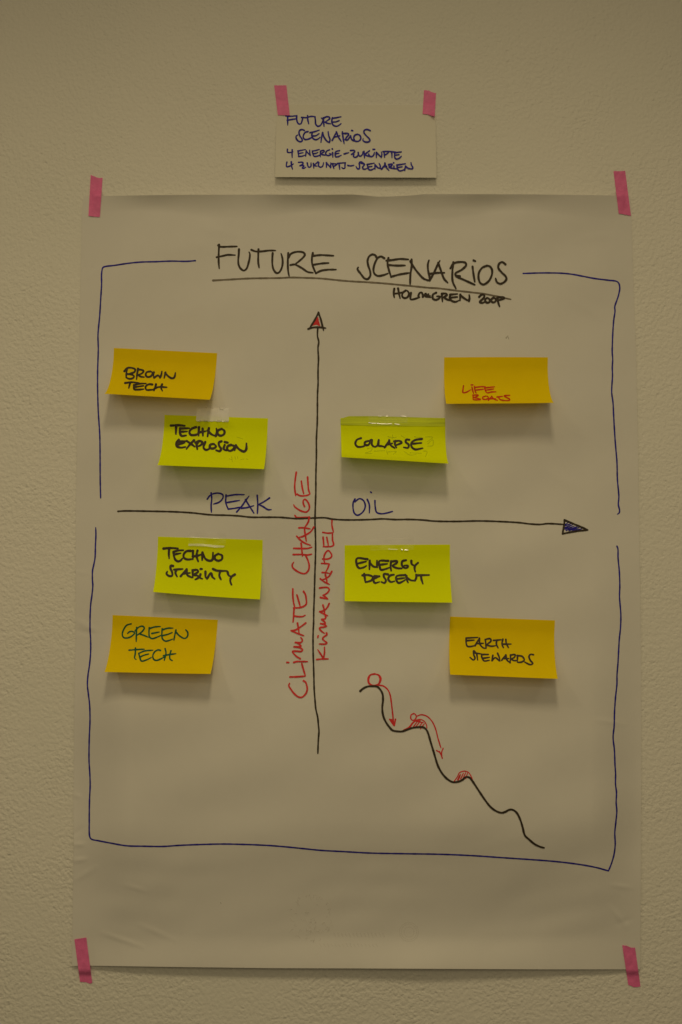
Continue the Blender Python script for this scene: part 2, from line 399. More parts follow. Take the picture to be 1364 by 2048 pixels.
T.add(850, 510, 7.578, "5,590 10,630 40,635|50,595 55,632 85,640|170,570 120,600 120,660 160,680 210,660 230,630 180,625|255,590 260,640 265,705|255,585 320,585 335,605 290,640 350,680 390,690|380,600 490,590|385,600 375,650 400,690 460,710 510,690|390,645 490,635|535,600 530,690|535,610 600,660 665,695|665,695 675,650 670,605|820,635 860,600 900,610 890,650 830,710 870,725 920,700|940,650 910,680 925,715 965,720 985,690 960,655 940,650|1040,645 1000,680 1020,715 1060,710 1075,670 1040,645|1105,640 1190,640 1205,652 1150,675 1095,690|1095,650 1110,720 1130,780", 4.1)
T.build('lettering', M_BLACK, sheet, on_sheet, 'small black handwriting reading HOLMGREN 2008 under the title')

# blue frame line
FR = [
 [(390.5, 521.3), (374, 522.6), (341, 522.2), (310.4, 523.4), (283.7, 524), (257, 526.5), (228.3, 530.8), (209.8, 533.2), (205.7, 535.3), (203.2, 547.6), (203.2, 568), (201.6, 594.8), (199.5, 630), (196, 670), (196.6, 698), (195.3, 740), (195.3, 781), (196.7, 826), (199.5, 870), (200.2, 920), (200.4, 960), (201.3, 996)],
 [(1046.4, 546.9), (1085.4, 545.8), (1122.4, 546.4), (1143, 548.3), (1163.4, 552), (1190, 557.1), (1214.8, 560.2), (1235.3, 563.9), (1239.4, 573.5), (1237.4, 589), (1233.9, 600), (1229.5, 613.6), (1230, 622), (1227.5, 640), (1225.8, 662), (1225, 680), (1224.4, 705), (1225.4, 718), (1224.5, 735), (1225, 750), (1223.4, 785), (1226, 805), (1227, 825), (1229, 862), (1231, 890), (1233.8, 923), (1234.8, 958.6), (1237.7, 993.7), (1236.7, 1009), (1239.2, 1021), (1238.2, 1026), (1234.8, 1028.3)],
 [(1233.8, 1092.4), (1235.7, 1097), (1236.1, 1115), (1238.7, 1144), (1239.6, 1173), (1239, 1193), (1241.6, 1228), (1241, 1255), (1238.7, 1277), (1237.3, 1300), (1236, 1325), (1234, 1350), (1233.8, 1368), (1231, 1395), (1229, 1425), (1228.3, 1452), (1226.2, 1475), (1228.8, 1500), (1230, 1530), (1231.2, 1548), (1231, 1568), (1233, 1585), (1232.3, 1605), (1233.6, 1622), (1231.6, 1645), (1229.6, 1666), (1230.4, 1689), (1227.8, 1710), (1222.5, 1728), (1216.9, 1741.7)],
 [(1216.9, 1741.7), (1192.6, 1735), (1164.5, 1729.7), (1132.8, 1725.3), (1098, 1721.8), (1060, 1719), (1000, 1715), (950, 1711.5), (880, 1708.5), (810, 1707.4), (740, 1706), (690, 1703.3), (640, 1700.5), (610, 1697.5), (570, 1693.5), (530, 1690.5), (450, 1688), (400, 1689), (356, 1690.8), (327, 1692.8), (284, 1692.3), (253.5, 1691.5), (220.6, 1686), (198, 1681.6), (182.6, 1678), (179.5, 1673), (178.5, 1640), (179, 1600), (180.3, 1570), (179.5, 1545), (178, 1520), (178.4, 1480), (180, 1440), (179.2, 1410), (177, 1390), (174.8, 1370), (176, 1350), (179, 1330), (181.2, 1305), (181.2, 1280), (180, 1256), (181.2, 1211), (183.9, 1190), (185.6, 1172), (184.8, 1158), (185.1, 1141), (187.4, 1130), (190, 1116), (190.9, 1091), (191.8, 1070), (191.4, 1055)]]
for i, st in enumerate(FR):
    Ink().stroke(st, 2.9 if i != 3 else 2.9, True).build('frame_line', M_BLUEDK, sheet, lambda a, b, c: on_sheet(a, b, c))

# axes
Ink().stroke([(635.5, 656), (635, 672), (637.5, 684), (636, 695), (637, 718), (636.2, 735), (636, 750), (636.2, 765), (635, 790), (634.8, 820), (634.5, 845), (633.4, 866), (632.8, 880), (632.8, 910), (632, 940), (631.7, 960), (631.6, 985), (630.6, 1015), (630, 1045), (630.5, 1060), (631.2, 1090), (630.9, 1115), (629.7, 1150), (628.7, 1190), (627.5, 1222), (627.2, 1245), (626.2, 1268), (626.2, 1300), (627.5, 1345), (628.5, 1380), (630, 1400), (631.7, 1418), (635.4, 1435), (636.8, 1450), (637.9, 1462), (636.8, 1478), (636, 1495), (635.7, 1507)], 3.3).build('axis_line', M_BLACK, sheet, on_sheet)
Ink().stroke([(236, 1022.6), (249, 1021.8), (300, 1022.4), (318, 1022.7), (350, 1023.6), (385, 1025.7), (420, 1029.5), (458.6, 1030.6), (480, 1032), (501, 1034.3), (530, 1034.4), (560, 1034.6), (592, 1037), (630, 1035.8), (650, 1035.5), (664, 1038), (690, 1039.7), (740, 1039), (765, 1037.7), (790, 1039), (820, 1038.8), (850, 1040.3), (866, 1042), (910, 1042.8), (960, 1041.8), (1010, 1043.5), (1040, 1045.4), (1060, 1047.8), (1080, 1048.8), (1095, 1047.2), (1128, 1048.8)], 3.3).build('axis_line', M_BLACK, sheet, lambda a, b, c: on_sheet(a, b, c + 0.00009))
def pxs(ox, oy, s, txt): return [(ox + x / s, oy + y / s) for x, y in parse(txt)[0]]
A1 = Ink().add(590, 610, 15.156, "715,230 600,450 450,690|710,225 780,430 865,770|400,725 550,680 750,675 930,700", 3.6).build('arrowhead', M_BLACK, sheet, lambda a, b, c: on_sheet(a, b, c + 0.00026))
R1 = Ink()
R1.fill(pxs(590, 610, 15.156, "690,380 600,500 530,628 640,600 770,632 735,520"))
R1.add(590, 610, 15.156, "690,390 600,540 540,615|700,440 640,560 590,590|715,540 690,590 740,620", 3.0)
R1.build('arrowhead', M_RED, sheet, lambda a, b, c: on_sheet(a, b, c), 'red marker filling of the upward arrowhead')
Ink().add(1100, 1020, 13.64, "395,270 385,400 340,655|400,275 700,400 1030,540|345,645 700,580 1030,545", 3.6).build('arrowhead', M_BLACK, sheet, lambda a, b, c: on_sheet(a, b, c + 0.00026))
Ink().add(1100, 1020, 13.64, "400,400 490,350|400,430 560,380|405,480 610,405|410,520 660,440|440,555 740,455|520,560 790,480|430,500 600,470|500,530 700,480|620,565 860,515|700,560 800,525", 2.3).build('arrowhead', M_BLUE, sheet, on_sheet, 'blue hatching inside the rightward arrowhead')

# CLIMATE CHANGE / KLIMAWANDEL
C = Ink()
C.add(570, 930, 12.4, "280,180 255,350 240,550 265,760|405,400 430,570 465,715|560,300 570,450 585,620 620,715|300,725 370,760 470,765 570,745 620,715|485,1030 455,960 455,880 495,850 560,910 605,1020 590,1110 530,1165 430,1150 310,1090 240,1030 215,985|245,1250 290,1300 400,1305 600,1290|600,1290 580,1400 530,1490 480,1550|345,1560 450,1555 620,1583|715,1540 640,1650 540,1720 440,1770 330,1800|290,1765 380,1860 500,1940 630,1988|480,1570 500,1720 530,1890", 3.3)
C.add(570, 1080, 12.4, "215,205 400,210 570,205 665,175|205,360 400,358 550,370 660,350|400,80 415,220 432,400|515,385 570,510 600,640 580,750 500,830 400,820 280,760 190,680 180,610 215,550|195,1210 195,1400 210,1530 240,1670|295,1360 330,1480 375,1640|460,1275 505,1350 525,1450 525,1590 450,1650 330,1680 205,1680|225,1690 218,1800 205,1984 198,2035|230,1885 350,1900 440,1895 500,1865", 3.3)
C.add(570, 1240, 12.045, "300,75 320,190 340,310|500,70 380,160 250,240 150,255|150,255 250,300 350,340 450,375|365,930 270,870 190,780 180,755 280,750 390,755 425,720 370,670 300,655 220,645|220,645 330,645 385,630 340,580 250,540|250,540 380,540 415,510 410,460 380,420|210,1020 280,1000 400,1000 540,1000|45,1020 88,1022|405,1050 440,1180 490,1340|120,1370 300,1365 490,1350|445,1465 490,1490 530,1600 530,1700 480,1800 400,1860 320,1850 220,1770 130,1650 90,1580 110,1525", 3.3)
C.build('lettering', M_RED, sheet, on_sheet, 'upright red handwriting reading CLIMATE CHANGE')
C = Ink()
C.add(570, 930, 12.4, "1165,1370 1165,1500 1200,1660|940,1670 1060,1690 1190,1680", 3.2)
C.add(570, 1080, 12.4, "945,-70 965,160|1035,-70 1075,130|1175,-160 1180,0 1205,120 1160,155 1050,165 945,165|930,470 1060,470 1140,430 1160,380 1120,300 1070,260 1010,310 970,400 965,480 990,590|905,580 1000,585 1095,590|1095,600 1060,700 1005,800|920,805 1010,810 1110,830|1160,780 1100,890 1000,960 930,980|875,960 980,1040 1100,1100|1000,860 1025,950 1045,1050|860,1190 960,1175 1060,1180 1100,1230 1050,1310 950,1370|950,1370 1050,1450 1060,1465|880,1425 1050,1462|1095,1575 1050,1670 980,1740 860,1775|860,1775 960,1830 1060,1880|940,1610 970,1720 985,1850|1000,1870 1010,1910 990,1955 900,1962", 3.2)
C.add(570, 1240, 12.045, "895,-5 960,50 970,85 860,85|860,85 950,110 1000,150 930,170 850,180 830,200 870,260 955,320|1000,310 1010,350 930,410 905,450 950,500 1010,550 980,575 825,577|800,375 790,415|765,950 900,938 1040,935|925,925 860,820 790,715|925,925 950,800 950,650", 3.2)
C.build('lettering', M_RED, sheet, on_sheet, 'smaller upright red handwriting reading KLIMAWANDEL')
# PEAK OIL
C = Ink()
C.add(400, 970, 8.525, "190,135 200,230 190,350 195,465|125,240 170,180 240,145 330,140 390,170 390,220 330,290 230,325|445,170 440,300 480,410|450,190 600,165 755,165|455,300 570,280 675,262|480,410 600,395 700,375|625,460 720,350 780,260 835,190|775,250 850,370 920,480|705,395 800,385 915,352|975,175 985,330 978,485|1185,220 1080,290 1000,330|1000,330 1080,370 1160,420 1215,418", 3.1)
C.build('lettering', M_BLUE, sheet, on_sheet, 'blue handwriting reading PEAK')
C = Ink()
C.add(690, 970, 8.525, "170,240 140,300 138,400 160,480 210,515 270,490 330,420 345,340 310,260 250,232 200,260 170,290|380,245 415,340 415,475|435,118 450,130|510,265 515,370 540,465 620,490 720,475 810,450", 3.1)
C.build('lettering', M_BLUE, sheet, on_sheet, 'blue handwriting reading OIL')

# descending curve with balls
P1 = pxs(700, 1330, 6.82, "140,355 180,320 240,293 310,288 370,295 420,345 445,400 450,480 440,580 450,680 485,770 540,850 580,890 650,905 710,905 770,885 840,860 920,848 1000,850 1040,880 1065,930 1100,1050 1140,1180")
P2 = pxs(860, 1500, 5.456, "35,0 60,90 90,180 140,265 200,325 250,350 310,345 355,325 390,295 430,300 460,335 520,425 590,530 660,620 720,665 780,685 820,675 870,650 910,655 950,690 985,760 1010,840 1035,930 1080,975 1140,1025 1200,1055 1245,1067")
Ink().stroke(P1 + P2, 3.9).build('curve_line', M_BLACK, sheet, lambda a, b, c: on_sheet(a, b, c + 0.0003))
B = Ink().add(700, 1330, 6.82, "340,122 280,135 250,180 255,240 290,272 340,280 390,260 412,220 420,178 390,138 340,122|262,160 250,200 262,245|400,150 412,190 398,240", 3.6)
B.build('drawn_ball', M_RED, sheet, on_sheet)
B = Ink().add(700, 1330, 6.82, "390,275 450,285 510,330 545,400 565,520 580,650 595,800", 2.8).add(700, 1330, 6.82, "540,740 570,780 600,828|620,740 605,828|560,745 598,815|585,740 600,800", 3.0)
B.build('drawn_arrow', M_RED, sheet, on_sheet)
B = Ink().add(700, 1330, 6.82, "870,662 835,680 830,730 855,755 890,740 905,700 885,668 870,662", 2.5)
B.build('drawn_ball', M_RED, sheet, on_sheet)
B = Ink().add(700, 1330, 6.82, "920,695 970,678 1050,700 1120,770 1170,880 1200,1000 1240,1130", 2.5).add(700, 1330, 6.82, "1180,1165 1230,1200 1262,1275|1270,1135 1250,1190 1255,1270|1220,1180 1255,1250", 2.4)
B.build('drawn_arrow', M_RED, sheet, on_sheet)
B = Ink().add(700, 1330, 6.82, "735,885 800,850 850,790 900,755 960,742 1010,765 1040,810 1050,860|820,850 850,800 890,765|855,855 915,775|895,845 950,775|940,845 990,780|960,870 1015,800|880,760 930,772 1000,785|905,755 960,760|810,862 870,775", 2.2)
B.build('hatched_hump', M_RED, sheet, on_sheet)
B = Ink().add(860, 1500, 5.456, "265,340 300,290 320,250 370,230 420,245 450,290 465,325|310,325 335,265|335,315 365,250|365,300 390,245|390,310 410,250|300,325 325,270", 2.1)
B.build('hatched_hump', M_RED, sheet, on_sheet)
# specks and the faint print that shows through from the back
Ink().stroke([(1012, 676), (1016, 672)], 2.4).stroke([(1016.5, 675), (1017.5, 678)], 1.6).build('smudge', M_SPECK, sheet, on_sheet)
Ink().stroke([(441, 1805), (442, 1807)], 1.5).build('smudge', M_SPECK, sheet, on_sheet)
G = Ink()
for r in (19, 15.5, 10):
    G.stroke([(818 + r * math.cos(a), 1864 + r * math.sin(a)) for a in np.linspace(0, 6.28, 14)], 2.2)
for i in range(14): G.stroke([(668 + i * 7.5, 1867 + random.uniform(-1, 1)), (671 + i * 7.5, 1873 + random.uniform(-1, 2))], 3.0)
for i in range(16): G.stroke([(640 + i * 7.5, 1889 + random.uniform(-2, 1)), (643 + i * 7.5, 1893 + random.uniform(-1, 2))], 2.2)
for i in range(60):
    a = random.uniform(0, 6.28); r = 46 * math.sqrt(random.random())
    x, y = 622 + r * math.cos(a), 1838 + r * 1.05 * math.sin(a)
    G.stroke([(x, y), (x + random.uniform(-5, 5), y + random.uniform(-4, 4)), (x + random.uniform(-7, 7), y + random.uniform(-6, 6))], random.uniform(1.5, 3.2))
G.build('printed_mark', M_GHOST, sheet, on_sheet, 'faint print showing through from the back of the sheet')

# ------------------------------------------------------------------ title card
def card_h(px, py): return (1.0 + 8.0 * np.clip((py - 212) / (355 - 212), 0, 1.05) ** 1.15 + 0.5 * np.sin((px - 553) / 320 * 3.1)) * 1e-3
nu, nv = 24, 16
u = np.linspace(0, 1, nu + 1)[None, :]; v = np.linspace(0, 1, nv + 1)[:, None]
cx = (553.2 * (1 - u) + 870.5 * u) * (1 - v) + (550.2 * (1 - u) + 873 * u) * v
cy = (209.6 * (1 - u) + 210.6 * u) * (1 - v) + (354 * (1 - u) + 355.3 * u) * v
front = W(cx, cy, card_h(cx, cy)).reshape(-1, 3)
back = front + np.array([0, 0.00045, 0])
nn_ = len(front); gf = grid_faces(nu, nv)
faces = gf + [tuple(reversed([i + nn_ for i in f])) for f in gf]
ring = list(range(nu + 1)) + [(nu + 1) * (j + 1) - 1 for j in range(1, nv + 1)] + [(nu + 1) * nv + i for i in range(nu - 1, -1, -1)] + [(nu + 1) * j for j in range(nv - 1, 0, -1)]
for a, b in zip(ring, ring[1:] + ring[:1]): faces.append((a, b, b + nn_, a + nn_))
card = mesh_obj('title_card', np.vstack([front, back]), faces, M_CARD, label='small cream card with blue handwriting, taped to the wall above the big sheet', cat='card', smooth=False)
def on_card(px, py, off): return W(px, py, card_h(px, py) + 0.0002 + off)
K = Ink()
K.add(560, 220, 9.743, "150,120 150,200 150,295|115,115 200,122 325,112|140,200 230,185 320,172|325,112 325,180 345,250 375,275 410,265 430,210 440,165 420,140|420,145 520,148 600,125 680,130|538,110 540,180 560,270|680,130 690,200 695,270 730,315 780,305 820,250 840,190 805,155|845,150 850,230 858,320|850,160 910,130 960,140 970,165 930,200 880,235|880,235 930,260 985,268|1020,150 1010,200 1020,270 1060,310 1110,315 1160,290 1190,265|1025,160 1100,150 1190,130|1035,235 1090,230 1155,205", 3.1)
K.add(560, 220, 9.743, "475,398 430,380 385,395 370,440 385,500 425,560 435,595 400,618 350,600 315,550 315,510 345,485|545,420 500,430 460,480 455,540 490,575 540,570 600,545 630,530|585,440 680,420 765,390|630,440 620,490 640,550 690,578 740,565 780,530|640,505 700,500 760,460|830,440 810,540 797,630|830,440 860,530 920,610 960,630|960,630 975,580 950,500 938,420|1018,590 1060,510 1098,425|1098,425 1140,530 1195,610|1050,530 1110,515 1165,500|1215,425 1230,540 1250,655|1215,460 1290,445", 3.1)
K.add(690, 220, 9.093, "0,432 50,425 68,445 30,490 5,535|5,535 40,545 100,470|100,470 120,530 150,555 200,568|120,370 140,375|225,440 175,460 160,510 180,560 225,570 270,550 288,500 265,455 225,440|460,375 400,352 350,370 345,410 390,470 440,520 455,555 420,580 370,580 325,550 330,520", 3.0)
K.build('lettering', M_BLUE, card, on_card, 'blue handwriting reading FUTURE SCENARIOS')
K = Ink()
K.add(560, 220, 9.743, "145,765 145,820 175,830 255,815|238,775 235,850 238,930|350,795 365,900|350,800 420,785 495,770|380,845 450,832|365,905 430,900 490,880|510,790 500,900|510,800 545,840 590,885|590,885 580,830 578,780|630,800 690,790 765,768|630,800 640,850 665,900 740,895 790,870|645,850 700,845 740,825|790,800 785,910|790,800 850,785 865,805 800,855 850,875 900,880|965,775 910,800 890,850 920,885 970,880 1000,860 960,845|1025,830 1030,920|1018,755 1022,762|1160,790 1090,810 1075,850 1085,910 1130,910 1195,880|1080,855 1150,840|1250,855 1340,830", 2.9)
K.add(690, 220, 9.093, "100,735 165,735 180,755 118,805|118,805 165,805 150,842 195,860 235,825 240,775|240,770 250,820 280,840 320,800 325,760|345,750 355,870|445,740 365,810 400,830 460,848|430,800 450,840 490,845 520,820 535,770|510,715 540,715|570,770 570,865|575,775 610,810 660,860|660,860 670,810 660,760|710,760 720,860|690,755 800,750 830,755|715,820 770,790 800,760|830,755 920,765 960,770|850,770 855,865|900,775 1025,760|905,780 905,860 930,890 980,880 1025,840|910,820 985,810", 2.9)
K.build('lettering', M_BLUE, card, on_card, 'blue handwriting reading 4 ENERGIE-ZUKUNFTE')
K = Ink()
K.add(560, 220, 9.743, "135,1015 125,1060 130,1105 200,1090 260,1050|220,1010 225,1090 245,1155|360,1020 440,1020 450,1045 390,1085|390,1085 450,1080 470,1090 430,1130 460,1140 500,1115|530,1030 540,1080 560,1115 600,1100 605,1030|650,1040 660,1135|740,1010 670,1080 720,1095|755,1025 750,1090 790,1115 830,1095 850,1025|905,1025 905,1120|905,1030 950,1080 985,1120|985,1120 990,1030|1020,1050 1050,1140|1010,1045 1120,1050|1040,1100 1110,1065|1120,1040 1280,1025|1150,1045 1165,1155|1270,1030 1265,1090 1265,1130 1230,1140 1205,1120|1325,1080 1345,1085", 2.9)
K.add(690, 220, 9.093, "50,1005 100,1015 160,1005|350,980 290,940 260,960 265,1010 260,1065 230,1070 200,1025|290,965 355,985 320,1035|320,1035 330,1070 370,1075 400,1060|400,990 530,965|410,1000 420,1060 450,1090 500,1080 530,1060|420,1035 490,1025|545,990 545,1075|550,1000 600,1050 640,1060|640,1060 640,1010 620,970|665,1075 720,1000 725,965|725,965 750,1040 800,1100|690,1035 760,1020|800,990 800,1050|790,990 860,985 850,1010 810,1040 870,1060 940,1070|890,1020 890,1060|880,955 890,962|940,1000 1100,975|950,1000 950,1060 990,1105 1050,1095 1075,1080|960,1045 1040,1030|1085,1095 1100,1020|1100,1020 1150,1060 1220,1070|1220,1070 1235,1050 1205,990 1200,955", 2.9)
K.build('lettering', M_BLUE, card, on_card, 'blue handwriting reading 4 ZUKUNFTS-SZENARIEN')

# ------------------------------------------------------------------ sticky notes
class Note:
    def __init__(self, corners, HL, HR, length=0.076, glue=0.16, p=1.65, sag=0.0, wob=0.0008, seed=0):
        self.c, self.H, self.glue, self.p, self.sag, self.wob, self.seed = corners, (HL, HR), glue, p, sag, wob, seed
        (tl, tr, br, bl) = corners
        h0 = 0.0004
        self.h0 = [float(sheet_h(*tl)) + h0, float(sheet_h(*tr)) + h0]
        self.P = [W(*tl, self.h0[0]), W(*tr, self.h0[1]), W(*br, self.h0[1] + HR), W(*bl, self.h0[0] + HL)]
        # in-plane travel along the note as it bends away, so that its length stays even
        t = np.linspace(0, 1, 200); Hm = 0.5 * (HL + HR)
        g = self.g(t); dg = np.gradient(g, t)
        ds = np.sqrt(np.clip(1 - (Hm * dg / length) ** 2, 0.08, 1))
        s = np.r_[0, np.cumsum(0.5 * (ds[1:] + ds[:-1]))]; self.t, self.s = t, s / s[-1]
    def g(self, v):
        return np.clip((v - self.glue) / (1 - self.glue), 0, None) ** self.p
    def at(self, u, v, off=0.0):
        u, v = np.broadcast_arrays(np.asarray(u, float), np.asarray(v, float))
        s = np.interp(v, self.t, self.s) + np.clip(v - 1, 0, None)+np.clip(v, None, 0)
        def hgt(u, v):
            H = self.H[0] * (1 - u) + self.H[1] * u
            c = self.c
            vv = np.clip(v, 0, 1)
            bx = (c[0][0] * (1 - u) + c[1][0] * u) * (1 - vv) + (c[3][0] * (1 - u) + c[2][0] * u) * vv
            by = (c[0][1] * (1 - u) + c[1][1] * u) * (1 - vv) + (c[3][1] * (1 - u) + c[2][1] * u) * vv
            k = sstep(0.15, 0.75, vv)
            base = (sheet_h(bx, by) + 0.0004) * (1 - k) + (self.h0[0] * (1 - u) + self.h0[1] * u) * k
            h = base + H * self.g(v)
            return h + self.wob * np.sin(3.1 * u + self.seed) * self.g(v) + self.wob * 0.6 * np.sin(7 * u + 2 * self.seed) * self.g(v)
        h = hgt(u, v)
        uu, s1 = u[..., None], s[..., None]
        q = (self.P[0] * (1 - uu) + self.P[1] * uu) * (1 - s1) + (self.P[3] * (1 - uu) + self.P[2] * uu) * s1
        q = q.copy()
        q[..., 2] += self.sag * np.sin(np.pi * u) * s
        e = 1e-3
        slope = (hgt(u, v + e) - h) / e                       # change of height per unit of v
        plane = np.linalg.norm(self.P[3] - self.P[0]) * 1.0
        L = np.hypot(slope, plane)
        q[..., 1] = -(h + off * plane / L)
        q[..., 2] += -off * (slope / L) * -1.0
        return q
    def solve(self, px, py):
        u = np.full(px.shape, 0.5); v = np.full(px.shape, 0.5)
        for _ in range(14):
            x, y = PX(self.at(u, v)); e = 1e-3
            xu, yu = PX(self.at(u + e, v)); xv, yv = PX(self.at(u, v + e))
            a, b, c, d = (xu - x) / e, (xv - x) / e, (yu - y) / e, (yv - y) / e
            det = a * d - b * c
            rx, ry = px - x, py - y
            u = u + np.clip((d * rx - b * ry) / det, -0.3, 0.3); v = v + np.clip((-c * rx + a * ry) / det, -0.3, 0.3)
            v = np.clip(v, 0, 1.02)
        return u, v
    def place(self, px, py, off):
        u, v = self.solve(px, py)
        return self.at(u, v, 0.0002 + off)
    def build(self, mat, label, cut=None):
        nu, nv = 40, 44
        u = np.linspace(0, 1, nu + 1)[None, :] + np.zeros((nv + 1, 1)); v = np.linspace(0, 1, nv + 1)[:, None] + np.zeros((1, nu + 1))
        if cut:                                              # folded-down top corner
            v = v + (1 - v) * np.clip(1 - u / cut[0], 0, 1) * cut[1]
        self.obj = mesh_obj('sticky_note', self.at(u, v).reshape(-1, 3), grid_faces(nu, nv), mat, label=label, cat='sticky note', group='sticky notes stuck on the flip chart sheet')
        return self.obj
def note(corners, HL, HR, mat, label, texts, ink, w, cut=None, **kw):
    n = Note(corners, HL, HR, **kw); n.build(mat, label, cut)
    for ox, oy, sc, txt, lab in texts:
        Ink().add(ox, oy, sc, txt, w * 1.12).build('lettering', ink, n.obj, n.place, lab)
    return n
n_brown = note([(227.9, 695.9), (434.4, 706.2), (419.3, 799.6), (209.3, 787.9)], 0.037, 0.035, M_ORANGE,
  'orange sticky note curling off the sheet, black writing BROWN TECH', [
  (235, 720, 9.743, "190,160 175,250 170,340|135,220 190,160 280,155 345,185 330,235 210,275|200,275 290,290 325,320 300,355 230,370 170,345|400,170 385,270 372,380|400,185 470,195 510,215 480,260 410,290|410,295 450,325 520,335|640,225 570,240 550,290 575,330 640,325 680,280 670,235 640,225|710,240 700,300 715,345|715,345 770,310 790,300 830,345|830,345 855,290 865,225|935,245 910,355|935,260 990,320 1060,360 1105,345 1130,250", 'black handwriting reading BROWN'),
  (235, 720, 9.743, "150,450 280,435 420,450|245,455 220,550|320,490 430,465 555,460|320,490 325,570 400,580 510,570|340,530 510,505|680,480 620,475 560,505 545,550 570,585 640,585 700,580|750,475 735,540 710,600|870,475 850,540 875,605|720,560 800,530 960,535", 'black handwriting reading TECH')], M_BLACK, 3.4, seed=0.5)
n_exp = note([(329, 829.6), (536, 836.6), (527.8, 938.2), (315.1, 930.6)], 0.034, 0.034, M_LIME,
  'lime green sticky note with black writing TECHNO EXPLOSION under matt tape', [
  (330, 840, 7.578, "90,85 200,80 300,88|170,90 165,215|230,130 370,125|230,130 225,190 250,240 320,235|235,180 335,175|470,110 410,130 370,180 390,225 470,225 520,200|515,110 510,240|570,130 575,240|510,190 620,170|665,125 645,250|650,160 700,215 770,245|770,245 785,190 780,130|860,135 800,165 800,215 845,240 895,215 900,165 860,135", 'black handwriting reading TECHNO'),
  (330, 840, 7.578, "210,300 175,350 180,400 240,420 310,410|190,330 320,320|190,375 300,345|330,320 390,360 450,405|440,310 380,370 325,440|500,340 480,370 490,445|460,345 530,320 570,345 530,390 480,405|610,335 585,420 620,455 680,435|740,365 690,375 680,420 730,435 775,400 740,365|855,325 820,340 820,390 850,440 830,475 775,460|905,380 890,440 930,465|905,335 950,345|1000,380 950,400 945,450 985,470 1040,440 1050,400 1000,380|1075,385 1055,460|1075,395 1130,450 1200,480 1230,450 1235,355", 'black handwriting reading EXPLOSION')], M_BLACK, 4.1, seed=1.5)
n_col = note([(681, 836), (890.4, 836), (897.8, 927.1), (682.9, 914.3)], 0.036, 0.036, M_LIME,
  'lime green sticky note with worn darker top strip, black writing COLLAPSE', [
  (680, 820, 6.2, "260,350 210,370 190,420 215,455 280,455 330,430|350,385 310,400 310,435 350,435 370,400 350,385|375,380 395,370 395,430 430,458 475,430 480,375|480,375 470,440 520,450 555,460|555,465 590,410 610,375|610,375 620,430 680,475|580,430 650,415|690,385 680,420 700,470|670,390 740,385 765,405 690,440|860,370 820,370 815,400 850,430 845,470 790,465|1015,360 930,375 885,410 890,460 930,490 1025,475|900,420 1010,410", 'black handwriting reading COLLAPSE')], M_BLACK, 3.6, length=0.066, seed=2.2, glue=0.2)
n_life = note([(888.3, 714.6), (1095.7, 714.6), (1107.6, 805.7), (892.7, 807.7)], 0.036, 0.037, M_ORANGE,
  'orange sticky note with small red writing LIFE BOATS', [
  (910, 760, 10.49, "178,120 165,220 165,265 220,265 335,205|355,150 370,220 390,285|340,105 375,105|410,140 420,230 445,280|410,160 520,145 635,140|430,215 595,195|620,165 640,230 670,270 760,255 855,250|630,165 740,155 830,145|650,215 810,190", 'red handwriting reading LIFE'),
  (910, 760, 10.49, "380,320 380,410|370,320 490,320 470,340 400,370|400,370 480,390 540,410 470,420 380,415|640,340 580,365 585,400 640,410 700,385 680,345 640,340|700,425 770,345|770,345 800,390 890,430|730,395 850,395|880,360 1000,345|915,365 930,400 980,425 1060,435|1145,325 1030,335 1080,370 1150,410 1140,430 1060,435", 'red handwriting reading BOATS')], M_RED_NOTE, 2.4, seed=3.0)
n_stab = note([(316, 1073.2), (525.5, 1079.8), (520, 1198.8), (306, 1184)], 0.024, 0.025, M_LIME,
  'lime green sticky note with black writing TECHNO STABILITY', [
  (310, 1080, 7.578, "130,130 230,122 350,128|215,135 210,200 215,280|280,180 350,160 430,155|280,180 290,250 310,300 350,325 390,310 415,280|290,220 390,200|540,165 480,170 435,220 440,270 490,295 560,290|575,165 575,295|645,160 630,240 655,325|570,250 640,240 700,220|720,190 715,305|725,210 770,290 830,315 870,300 880,190|960,210 910,240 910,290 960,315 1015,290 1015,235 960,210", 'black handwriting reading TECHNO'),
  (310, 1080, 7.578, "275,395 240,390 235,430 260,490 260,540 220,548 175,515 185,480|290,450 420,440|325,450 310,500 335,555|390,550 440,490 480,445|480,445 490,530 560,570|430,510 530,500|570,460 575,570|570,460 640,455 655,480 580,530|580,530 650,545 660,570 610,600|690,520 680,570 720,590|690,440 710,440|765,480 770,570 790,585|790,585 850,500 870,560 905,590|880,440 940,465 1090,470|990,470 975,540 1000,600|1100,485 1120,540 1160,555|1210,525 1160,560 1140,620 1160,680", 'black handwriting reading STABILITY')], M_BLACK, 4.0, sag=-0.0006, seed=4.1)
n_green = note([(225.1, 1230), (435.8, 1239.5), (421, 1347.9), (208.4, 1344.3)], 0.034, 0.035, M_ORANGE,
  'orange sticky note with dark green writing GREEN TECH', [
  (230, 1240, 8.525, "275,65 200,90 145,170 125,250 150,300 220,305 300,265 335,220 300,195 250,200 215,230|370,125 365,250 362,370|345,185 400,125 470,105 500,135 470,190 370,265|430,240 500,265 570,295|585,130 580,220 590,290 630,318 700,300 790,260|590,145 670,120 775,110|630,230 755,205|805,150 800,250 810,320 860,360 920,350 985,325|815,165 900,140 990,138|820,265 900,245 975,215|1040,170 1020,260 1005,345|1040,205 1100,270 1190,315 1235,280 1240,210 1205,165", 'dark green handwriting reading GREEN'),
  (230, 1240, 8.525, "240,515 370,505 500,498|350,480 345,580 335,650 360,675|405,570 500,530 645,515|405,570 425,640 450,700 540,680 620,640|420,635 500,600 575,580|775,520 740,510 680,540 645,610 660,670 700,690 780,665 840,630|855,490 870,560 840,690|955,525 935,600 940,670 980,695|825,610 930,590 1040,575", 'dark green handwriting reading TECH')], M_GREEN, 2.7, seed=5.2)
